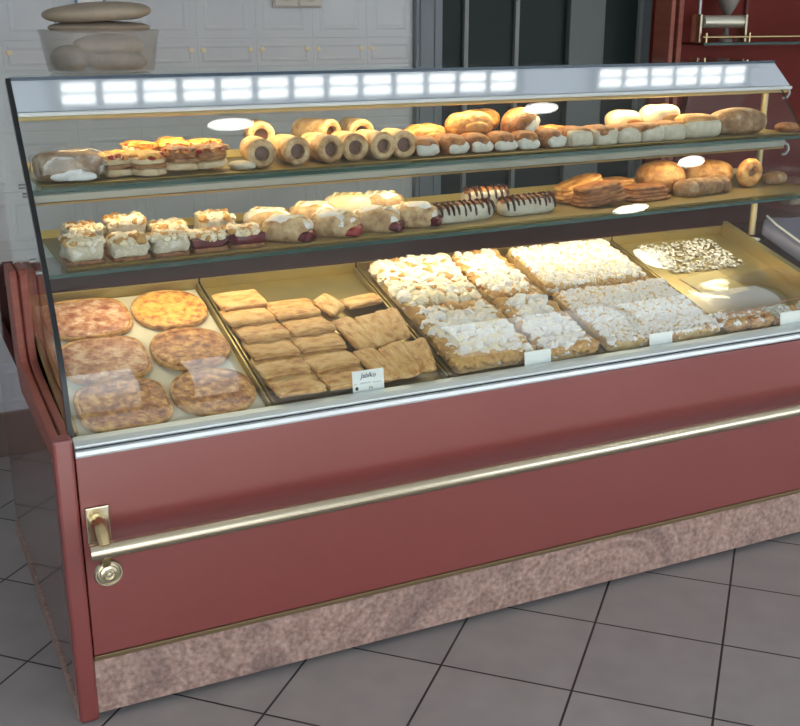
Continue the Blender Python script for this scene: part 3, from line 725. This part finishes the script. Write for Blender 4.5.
# savoury filled slices with cheese
def filled_slice(seed, a=.042, b=.045, top='cheese'):
    t = thing('filled_bun_slice', 'x', 'filled bun', 'filled bun slices with cheese on the upper shelf')
    MB().blob((a, b, .011), .5, .75, 28, 10, amp=.18, fr=30, seed=seed, flat=-.95).build('lower_bread', M['bread_crumb'], t)
    MB().blob((a*.98, b*.98, .007), .4, .75, 28, 8, amp=.3, fr=40, seed=seed+1, flat=-.95, X=Matrix.Translation((0, 0, .018))).build('filling', M['meat'], t)
    MB().blob((a, b, .010), .5, .8, 28, 10, amp=.22, fr=30, seed=seed+2, flat=-.95, X=Matrix.Translation((0, 0, .028))).build('upper_bread', M['crust_dark'] if top == 'brown' else M['bread_crumb'], t)
    MB().blob((a*.97, b*.97, .010), .7, .8, 36, 12, amp=.5, fr=45, seed=seed+3, flat=-.6, X=Matrix.Translation((0, 0, .041))).build('topping', M['topping'] if top == 'brown' else M['cheese'], t)
    c = MB(); lumps(c, -a*.8, a*.8, -b*.95, b*.8, .045, .0085, 30, random.Random(int(seed)+9), False, [0, 0, 1, 2], .6)
    c.build('topping_bits', [M['cheese'], M['topping'], M['red_jam']], t, kind='stuff')
    return t
spec = [(.222, .435, 0, .1, 'cheese', 'orange cheese bun slice touching the wrapped loaf'), (.296, .415, 0, -.1, 'cheese', 'front bun slice with visible brown filling, first after the wrapped loaf'),
        (.372, .418, 0, .2, 'brown', 'front bun slice with brown top, in the middle of the front three'), (.452, .420, 0, -.2, 'brown', 'front bun slice nearest the cream horns'),
        (.300, .512, .006, .3, 'cheese', 'rear cheese bun slice behind the front slice next to the wrapped loaf'), (.382, .516, .008, .1, 'cheese', 'rear bun slice with bright cheese, middle of the back row'),
        (.456, .518, .004, .4, 'cheese', 'rear cheese bun slice behind the one nearest the cream horns')]
for j, (x, y, z, rz, top, lab) in enumerate(spec):
    t = filled_slice(j*3.+1, top=top); t['label'] = lab; t.location = (x, y, S1+z+(.008 if j > 1 else .001)); t.rotation_euler = (R(4*(j % 3-1)) if j > 3 else 0, R((0, 0, 3, -4, 4, -3, 4)[j]), rz)
lump('pastry_stick', 'short pale pastry piece between bun slices and horns', 'pastry', (.528, .405, S1), (.030, .04, .012), M['bun'], .4, 9.)
# cream horns: rolled tubes with a hole
def horn(seed):
    t = thing('cream_horn', 'x', 'pastry', 'rolled pastry tubes on the upper shelf')
    m = MB(); L = .125; r0 = .0355
    prof = [(.019, .0), (.022, -.002), (.030, -.003), (.036, .002)]
    n = 14
    for i in range(n+1):
        z = .004+L*i/n; r = r0*(1-.10*(i/n)**2)*(1+.045*sin(i*pi*.9+seed)); prof.append((r, z))
    prof += [(.026, L+.008), (.004, L+.010)]
    inner = [(.018, .030), (.0185, .006)]
    m.lathe(inner+prof, 26, X=Matrix.Translation((0, -L/2, .0374)) @ Matrix.Rotation(-pi/2, 4, 'X') )
    o = m.build('rolled_shell', M['crust_pale'], t)
    MB().lathe([(.003, .012), (.0175, .012), (.0175, .02)], 20, X=Matrix.Translation((0, -L/2, .0374)) @ Matrix.Rotation(-pi/2, 4, 'X')).build('filling', M['filling'], t)
    return t
M['crust_pale'] = mat('pale brown rolled shell', (.66, .50, .30), .55, c2=(.52, .34, .17), scale=38, detail=7, c3=(.30, .15, .06), lo=.36, hi=.66, bump=.8, bscale=90)
h0 = horn(1.)
hx = [.583, .672, .757, .835, .908, .978]
for j, x in enumerate(hx):
    lab = '%s cream horn of the front row, counted from the bun slices' % ORD[j]
    if j == 0: t = h0; t.location = (x, .445, S1); t.rotation_euler = (0, 0, -.12); t['label'] = lab
    else: t = dup(h0, (x, .445+.003*(j % 2), S1), .05*((j*7) % 5-2), lab)
for x, y, z, rz, lab in ((.632, .575, .030, -.2, 'upper cream horn heaped behind the first two front horns'), (.800, .580, .026, .35, 'upper cream horn lying askew behind the third and fourth front horns'), (.915, .580, .022, -.1, 'upper cream horn behind the last two front horns')):
    dup(h0, (x, y, S1+z), rz, lab)
# cream filled buns: brown top, white cream at the cut face
def cream_bun(seed, a=.040, b=.052, h=.030, squarish=.8):
    t = thing('cream_bun', 'x', 'bun', 'cream buns on the upper shelf')
    MB().blob((a, b, h), .75, squarish, 30, 16, amp=.07, fr=22, seed=seed, flat=-.75).build('baked_top', M['crust_dark'], t)
    MB().blob((a*.84, .012, h*.60), .9, .8, 28, 14, amp=.22, fr=55, seed=seed+1, flat=-.9, X=Matrix.Translation((0, -b*.80, .003))).build('cream_face', M['cream'], t)
    return t
for j, x in enumerate((1.050, 1.128, 1.206, 1.288, 1.366, 1.444)):
    t = cream_bun(j*2.+1); t.location = (x, .425, S1); t.rotation_euler = (0, 0, .15*((j*3) % 4-1.5)); t['label'] = '%s cream bun of the front row, counted from the cream horns' % ORD[j]
# croissant like puffs behind and on top of them
def puff_roll(seed, a=.07, b=.04, h=.032, m='crust', bands=4):
    t = thing('puff_roll', 'x', 'pastry', 'golden puff rolls on the upper shelf')
    def f(p):
        q = 1+.07*abs(sin(p.x/a*bands*1.3+seed)); s = 1-.25*(p.x/a)**2
        return (p.x, p.y*s*q, p.z*q)
    MB().blob((a, b, h), .8, .7, 44, 16, amp=.08, fr=18, seed=seed, flat=-.7, fn=f).build('roll_body', M[m], t)
    MB().blob((a*.5, .010, h*.4), .8, .8, 20, 10, amp=.15, fr=40, seed=seed, flat=-.9, X=Matrix.Translation((a*.1, -b*.93, .010))).build('opened_edge', M['puff_edge'], t)
    return t
for x, y, z, rz, a, h, lab in ((1.100, .520, .020, .1, .072, .030, 'low golden puff roll behind the first cream buns'), (1.232, .500, .040, -.1, .072, .036, 'high golden puff roll heaped over the third cream bun'), (1.300, .565, .046, .2, .07, .032, 'golden puff roll at the back of the heap on cream buns'), (1.52, .52, .004, .05, .07, .026, 'low brown puff roll behind the last cream buns')):
    t = puff_roll(x*9, a, .042, h); t.location = (x, y, S1+z); t.rotation_euler = (0, 0, rz); t['label'] = lab
t = cream_bun(33., .056, .05, .036); t.location = (1.392, .485, S1+.040); t.rotation_euler = (R(4), R(-22), .55); t['label'] = 'big cream bun tilted on top of the front row'
# square soft rolls
def soft_roll(seed, a=.042, b=.05, h=.026):
    t = thing('soft_roll', 'x', 'bun', 'square soft rolls on the upper shelf')
    MB().blob((a, b, h), .42, .38, 28, 14, amp=.05, fr=20, seed=seed, flat=-.85).build('crumb', M['bun'], t)
    MB().blob((a*1.02, b*1.02, h*.85), .75, .45, 32, 14, amp=.12, fr=30, seed=seed+1, flat=-.15, X=Matrix.Translation((0, .002, h*1.08))).build('brown_top', M['crust_dark'], t)
    return t
for j, x in enumerate((1.535, 1.620, 1.705, 1.790, 1.868)):
    t = soft_roll(j+50.); t.location = (x, .42, S1); t.rotation_euler = (0, 0, .05*((j*3) % 4-1.5)); t['label'] = '%s square soft roll of the front row, counted from the cream buns' % ORD[j]
for x, y, z, a, h, lab in ((1.775, .515, .03, .055, .030, 'roll painted as if lit yellow, heaped behind the third soft roll'), (1.900, .500, .035, .066, .034, 'roll painted as if lit nearly white, heaped behind the pale loaf')):
    t = puff_roll(x*5, a, .05, h, 'roll_lit', 2); t.location = (x, y, S1+z); t['label'] = lab

t = thing('pale_loaf', 'short pale loaf with white side next to the brown loaf', 'bread', loc=(1.985, .425, S1))
MB().blob((.075, .048, .031), .6, .5, 36, 16, amp=.05, fr=15, seed=3, flat=-.85).build('loaf_body', M['bun'], t)
MB().blob((.076, .049, .024), .8, .6, 36, 12, amp=.07, fr=15, seed=4, flat=-.2, X=Matrix.Translation((0, .006, .040))).build('brown_top', M['crust'], t)
lump('brown_loaf', 'oval brown loaf at the brass post end of upper shelf', 'bread', (2.150, .43, S1), (.100, .062, .044), M['loaf'], -.12, 11., amp=.05)
lump('bread_end', 'small reddish bread piece past the brass post on upper shelf', 'bread', (2.335, .40, S1), (.040, .04, .016), M['crust_dark'], 0, 12.)

# ------------------------------------------------------------------ lower shelf
def cheese_square(seed, a=.045, b=.05, h=.024, fill='custard'):
    t = thing('cake_square', 'x', 'cake', 'crumble topped cake squares on the lower shelf')
    MB().blob((a, b, .006), .3, .3, 24, 8, flat=-.9, seed=seed).build('cake_base', M['crust_dark'], t)
    MB().blob((a*.95, b*.95, h), .35, .3, 40, 18, amp=.22, fr=48, seed=seed, flat=-.95, X=Matrix.Translation((0, 0, .009))).build('cake_filling', M[fill], t)
    c = MB(); lumps(c, -a*.85, a*.85, -b*1.02, b*.9, h*1.95+.007, .0095, 64, random.Random(int(seed)), False, [0, 0, 1]); c.build('crumble_topping', [M['crumble'], M['crumble_brown']], t, kind='stuff')
    return t
for x, y, z, rz, h, lab in ((.098, .275, 0, .02, .022, 'cheesecake square at the glass end panel with thick white filling'), (.200, .272, 0, .05, .019, 'second cheesecake square from the glass end panel'), (.296, .272, 0, -.04, .018, 'third cheesecake square from glass end panel, dark spotted'),
                            (.120, .385, .0, .1, .026, 'rear crumble square behind the white filled cheesecake'), (.220, .378, .004, -.1, .030, 'rear crumble square behind the second cheesecake'), (.322, .38, 0, .0, .020, 'rear crumble square behind the dark spotted cheesecake')):
    t = cheese_square(x*100+1, h=h); t.location = (x, y, S2+z); t.rotation_euler = (0, 0, rz); t['label'] = lab
for x, y, z, h, lab in ((.388, .278, 0, .013, 'cherry crumble square next to the spotted cheesecake'), (.482, .280, 0, .015, 'cherry crumble square next to the sugared strudels'), (.440, .375, .002, .026, 'tall crumble square heaped behind the cherry squares')):
    t = cheese_square(x*100+7, h=h, fill='cherry' if y < .3 else 'custard'); t.location = (x, y, S2+z); t['label'] = lab
# sugared strudel pieces
M['strudel'] = mat('sugared strudel pastry', (.78, .76, .74), .6, c2=(.70, .56, .38), scale=24, detail=6, c3=(.50, .26, .09), lo=.54, hi=.80, bump=.8, bscale=80)
M['strudel_y'] = mat('buttery strudel pastry', (.80, .66, .34), .55, c2=(.84, .76, .58), scale=14, c3=(.66, .42, .16), lo=.4, hi=.75)
def strudel(seed, jam='cherry', m='strudel', a=.062, b=.045, h=.033):
    t = thing('strudel_piece', 'x', 'strudel', 'sugared fruit strudel pieces on the lower shelf')
    MB().blob((a, b, h), .62, .75, 36, 16, amp=.07, fr=18, seed=seed, flat=-.75).build('strudel_roll', M['crust_pale'] if m == 'strudel' else M[m], t)
    MB().blob((a*1.0, b*1.0, h*1.0), .75, .75, 40, 18, amp=.16, fr=30, seed=seed+.5, flat=-.05, X=Matrix.Translation((-.002, .003, h*.80))).build('icing_sugar', M[m], t)
    MB().blob((.024, b*.80, h*.42), .7, .8, 20, 12, amp=.25, fr=50, seed=seed, flat=-.9, X=Matrix.Translation((a*.80, -.004, .002))).build('fruit_filling', M[jam], t)
    l = MB()
    for k in range(4):
        x = -a*.55+k*a*.32; l.tube([(x-.008, -b*.80, h*1.15), (x-.003, -b*.42, h*1.72), (x+.003, 0, h*1.86), (x+.010, b*.42, h*1.72)], .0035, 6)
    l.build('pastry_lattice', M['strudel_y'], t)
    return t
for j, (x, y, z, rz, jam, m, lab) in enumerate(((.600, .285, 0, -.75, 'cherry', 'strudel', 'first sugared strudel after the cherry squares, dark filling at its foot'), (.728, .288, 0, -.70, 'red_jam', 'strudel', 'sugared strudel showing bright red filling'),
        (.846, .292, 0, -.65, 'cherry', 'strudel', 'third sugared strudel, beside the one with red filling'), (.958, .300, 0, -.45, 'cherry', 'strudel', 'last sugared strudel before the chocolate striped eclairs'),
        (.585, .385, .004, -.8, 'cherry', 'strudel', 'rear strudel behind the first sugared strudel'), (.705, .382, .010, -.6, 'cherry', 'strudel', 'rear strudel behind the red filled one'), (.812, .400, .022, -.5, 'cherry', 'strudel_y', 'buttery yellow strudel heaped behind the third one'), (.905, .395, .020, -.5, 'cherry', 'strudel', 'white sugared strudel heaped behind the last one'))):
    t = strudel(j*2.+3, jam, m); t.location = (x, y, S2+z); t.rotation_euler = (0, 0, rz); t['label'] = lab
# eclairs with chocolate stripes
def eclair(seed, a=.095):
    t = thing('eclair', 'x', 'eclair', 'chocolate striped eclairs on the lower shelf')
    MB().blob((a, .034, .026), .6, .55, 44, 16, amp=.06, fr=20, seed=seed, flat=-.8).build('choux_body', M['bun'], t)
    MB().blob((a*.95, .03, .014), .8, .6, 40, 10, amp=.14, fr=40, seed=seed, flat=.0, X=Matrix.Translation((0, .002, .036))).build('baked_top', M['crust_dark'], t)
    c = MB(); r = random.Random(int(seed))
    n = int(a/.0085)
    for k in range(n):
        x = -a*.88+2*a*.88*k/(n-1)+r.uniform(-.003, .003); dz = r.uniform(.012, .034)
        c.tube([(x+.003, .022, .042), (x, 0, .0515), (x-.002, -.022, .047), (x-.002, -.033, .047-dz*.5), (x-.001, -.0355, .046-dz)], [.004, .0045, .0045, .004, .0022], 7)
    c.build('chocolate_stripes', M['choc'], t)
    return t
for x, y, z, rz, a, lab in ((1.105, .305, 0, .06, .092, 'front chocolate striped eclair next to the strudels'), (1.312, .315, 0, .04, .088, 'front chocolate striped eclair next to the dark slices'), (1.215, .375, .022, -.1, .066, 'chocolate striped eclair heaped across the two front ones')):
    t = eclair(x*10, a); t.location = (x, y, S2+z); t.rotation_euler = (0, 0, rz); t['label'] = lab
# folded flaky slices
def flaky(seed, a=.08, b=.05, m='crust', n=5, th=.0095):
    t = thing('flaky_slice', 'x', 'pastry', 'folded flaky slices on the lower shelf')
    for k in range(n):
        s = 1-.05*k
        MB().blob((a*s, b*s, th*.75), .5, .6, 32, 8, amp=.10, fr=22, seed=seed+k, flat=-.9, X=Matrix.Translation((.004*sin(k*2+seed), .003*cos(k+seed), k*th))).build('pastry_layer', M[m], t)
    return t
for j, (x, y, z, ry, rz, a, m, n, lab) in enumerate(((1.545, .400, .022, -14, .1, .085, 'crust', 4, 'golden flaky slice heaped at the back next to the eclairs'), (1.565, .330, .009, -6, 0, .085, 'crust_dark', 5, 'dark flaky slice at the front next to the eclairs'), (1.740, .345, 0, 0, .05, .080, 'crust_dark', 4, 'dark crumbed slice at the front below the golden dome'), (1.690, .430, .012, 0, 0, .07, 'crust', 4, 'bright golden flaky slice behind the dark crumbed slice'))):
    t = flaky(j*7.+2, a, .05, m, n); t.location = (x, y, S2+z); t.rotation_euler = (0, R(ry), rz); t['label'] = lab
lump('golden_bun', 'large bright golden dome shaped bun on the lower shelf', 'bun', (1.860, .425, S2+.006), (.078, .065, .050), M['crust'], 0, 21., amp=.05)
t = thing('braided_roll', 'grey brown braided roll in front of the golden dome bun', 'roll', loc=(1.950, .335, S2), rz=.12)
for k in range(5):
    MB().blob((.030, .038, .027), .8, .8, 22, 12, amp=.08, fr=30, seed=k+2., flat=-.8, X=Matrix.Translation((-.07+k*.035, 0, 0)) @ Matrix.Rotation(.5, 4, 'Z')).build('braid_strand', M['loaf'], t)
lump('golden_roll', 'golden oval roll between the dome bun and brass post', 'bun', (2.055, .44, S2+.004), (.085, .055, .045), M['crust'], -.3, 22., amp=.06)
t = thing('ring_bun', 'round brown ring bun by the brass post on lower shelf', 'bun', loc=(2.155, .36, S2), rz=0)
pts = [(.028*cos(2*pi*k/16), .0, .046+.026*sin(2*pi*k/16)) for k in range(17)]
MB().tube(pts, .019, 14, cap=False).build('ring_body', M['crust'], t)
MB().blob((.022, .012, .020), X=Matrix.Translation((0, .004, .026))).build('ring_filling', M['filling'], t)
lump('bread_end', 'small bread piece past the ring bun on lower shelf', 'bread', (2.28, .38, S2), (.045, .035, .022), M['loaf'], .3, 24.)

# ------------------------------------------------------------------ red shelving beyond the case
cb = thing('wall_cabinet', 'tall maroon wall cabinet with glass shelf and brass gallery rail', 'cabinet', loc=(2.80, 1.60, 0))
MB().box((.0, .10, 0), (1.9, .12, 2.4)).build('back_board', M['maroon'], cb, smooth=False)
MB().box((.05, .0, 0), (.075, .10, 2.4)).build('side_board', M['red_wood'], cb, smooth=False, bevel=.003)
MB().box((.0, -.01, 0), (.022, .10, 2.4)).build('side_board', M['red_wood'], cb, smooth=False, bevel=.003)
MB().box((.49, .085, 1.50), (.505, .10, 2.4)).build('board_batten', M['maroon_grey'], cb, smooth=False)
MB().prism([(.22, .9), (.55, 1.24), (.55, 1.30), (.20, 1.30), (.12, .9)], .06, .10, 'y').build('reflection_board', M['maroon_grey'], cb, smooth=False)  # slanted lighter board added to imitate a diagonal reflection
sh = MB().box((.09, -.12, 1.443), (1.9, .10, 1.452)).build('glass_shelf', M['shelf_glass'], cb, smooth=False)
MB().box((.09, -.123, 1.442), (1.9, -.12, 1.453)).build('polished_edge', M['glass_edge'], sh, smooth=False)
MB().rod((.10, -.10, 1.475), (1.9, -.10, 1.475), .005, 10).build('gallery_rail', M['brass'], cb)
for x in (.12, .355, .95): MB().rod((x, -.10, 1.452), (x, -.10, 1.492), .005, 10).build('gallery_pin', M['brass'], cb)
MB().rod((.115, -.05, 1.452), (.115, -.05, 1.95), .008, 12).build('upright_rod', M['steel'], cb)
t = thing('paper_roll_holder', 'horizontal pale metal roll on the brass railed glass shelf', 'roll holder', loc=(3.03, 1.55, 1.4525))
MB().rod((-.098, 0, .085), (.115, 0, .085), .026, 24).build('roll', mat('pale metal roll', (.62, .62, .52), .3, .7), t)
for x in (-.125, .122): MB().box((x-.006, -.03, 0), (x+.006, .03, .115)).build('end_bracket', M['pale_brass'], t, smooth=False, bevel=.003)
t = thing('glass_ornament', 'small grey glass ornament behind the metal roll', 'ornament', loc=(3.13, 1.62, 1.4525))
MB().lathe([(.03, 0), (.032, .01), (.012, .03), (.012, .11), (.03, .14), (.045, .17), (.04, .20), (.012, .215)], 24).build('ornament_body', mat('smoky glass', (.22, .21, .19), .15), t)
t = thing('adjoining_counter', 'dark adjoining counter with mauve wrapped goods beyond the brass post', 'counter', loc=(2.83, .55, 0))
MB().box((0, 0, 0), (1.2, .9, .80)).build('counter_body', M['maroon'], t, smooth=False)
MB().box((-.02, -.02, .80), (1.22, .92, .83)).build('counter_top', M['maroon_grey'], t, smooth=False)
t = thing('wrapped_tray', 'mauve film wrapped tray with pale rim beyond the gold trays and brass post', 'tray', X=DM(2.555, .36, .012))
MB().blob((.150, .20, .030), .4, .35, 40, 14, amp=.10, fr=14, seed=31, flat=-.9).build('wrapping', M['mauve'], t)
MB().tube([(-.10, .195, .058), (-.125, .12, .062), (-.138, .02, .062), (-.145, -.10, .058), (-.148, -.19, .046)], .004, 8).build('tray_rim', M['paper'], t)
MB().blob((.07, .09, .02), .7, .7, 30, 12, amp=.2, fr=20, seed=5, flat=-.3, X=Matrix.Translation((-.02, -.02, .05))).build('filling', M['maroon_grey'], t)
lump('paper_bag', 'small tan paper bag standing on the adjoining counter', 'bag', (3.05, 1.05, .832), (.05, .035, .06), M['kraft'], .1, 32., .4, .4, amp=.05)

# ------------------------------------------------------------------ daylight through the shop front
w = bpy.data.worlds.new('world'); SC.world = w; w.use_nodes = True
nt = w.node_tree; bg = nt.nodes['Background']
tc = nt.nodes.new('ShaderNodeTexCoord'); sx = nt.nodes.new('ShaderNodeSeparateXYZ'); rp = nt.nodes.new('ShaderNodeValToRGB')
nt.links.new(tc.outputs['Generated'], sx.inputs[0]); nt.links.new(sx.outputs['Z'], rp.inputs[0])
rp.color_ramp.elements[0].position = .0; rp.color_ramp.elements[0].color = (.42, .43, .44, 1)
rp.color_ramp.elements[1].position = .12; rp.color_ramp.elements[1].color = (.80, .89, 1.0, 1)
e = rp.color_ramp.elements.new(.02); e.color = (.55, .58, .62, 1)
nt.links.new(rp.outputs[0], bg.inputs[0]); bg.inputs[1].default_value = 4.9
SC.view_settings.exposure = 0.0

# unseen low sun, added to brighten the floor that the red panel mirrors
sl = bpy.data.lights.new('sun', 'SUN'); sl.energy = 25.; sl.angle = R(1.5); sl.color = (1., .95, .88)
so = bpy.data.objects.new('sun', sl); COL.objects.link(so)
so.rotation_euler = Vector((.24, .80, -.62)).to_track_quat('-Z', 'Y').to_euler()

# the shelves, the sill and the handrail climb a little towards the far end
bpy.context.view_layer.update()
def climb(o, k):
    T = Matrix.Translation((0, 0, 1.1))
    o.matrix_world = T @ Matrix.Rotation(-k, 4, 'Y') @ T.inverted() @ o.matrix_world
for o in list(case.children):
    n = o.name.split('.')[0]
    if n in ('lamp_profile', 'lamp_profile_trim', 'shelf_lamp') or (n == 'glass_shelf' and o.data.vertices[0].co.z > 1.1) or (n == 'lamp_cable' and o.data.vertices[0].co.z < 1.3): climb(o, .009)
    elif n == 'glass_shelf': climb(o, .0125)
    elif n in ('sill_rail', 'sill_lip', 'sill_groove'): climb(o, .003)
    elif n == 'handrail': climb(o, .004)
for o in COL.objects:
    if o.parent is None and o.get('category') and .15 < o.location.y < .68 and o.location.x < 2.45:
        z = o.location.z
        if 1.0 < z < 1.14: climb(o, .0125)
        elif 1.15 < z < 1.32: climb(o, .009)
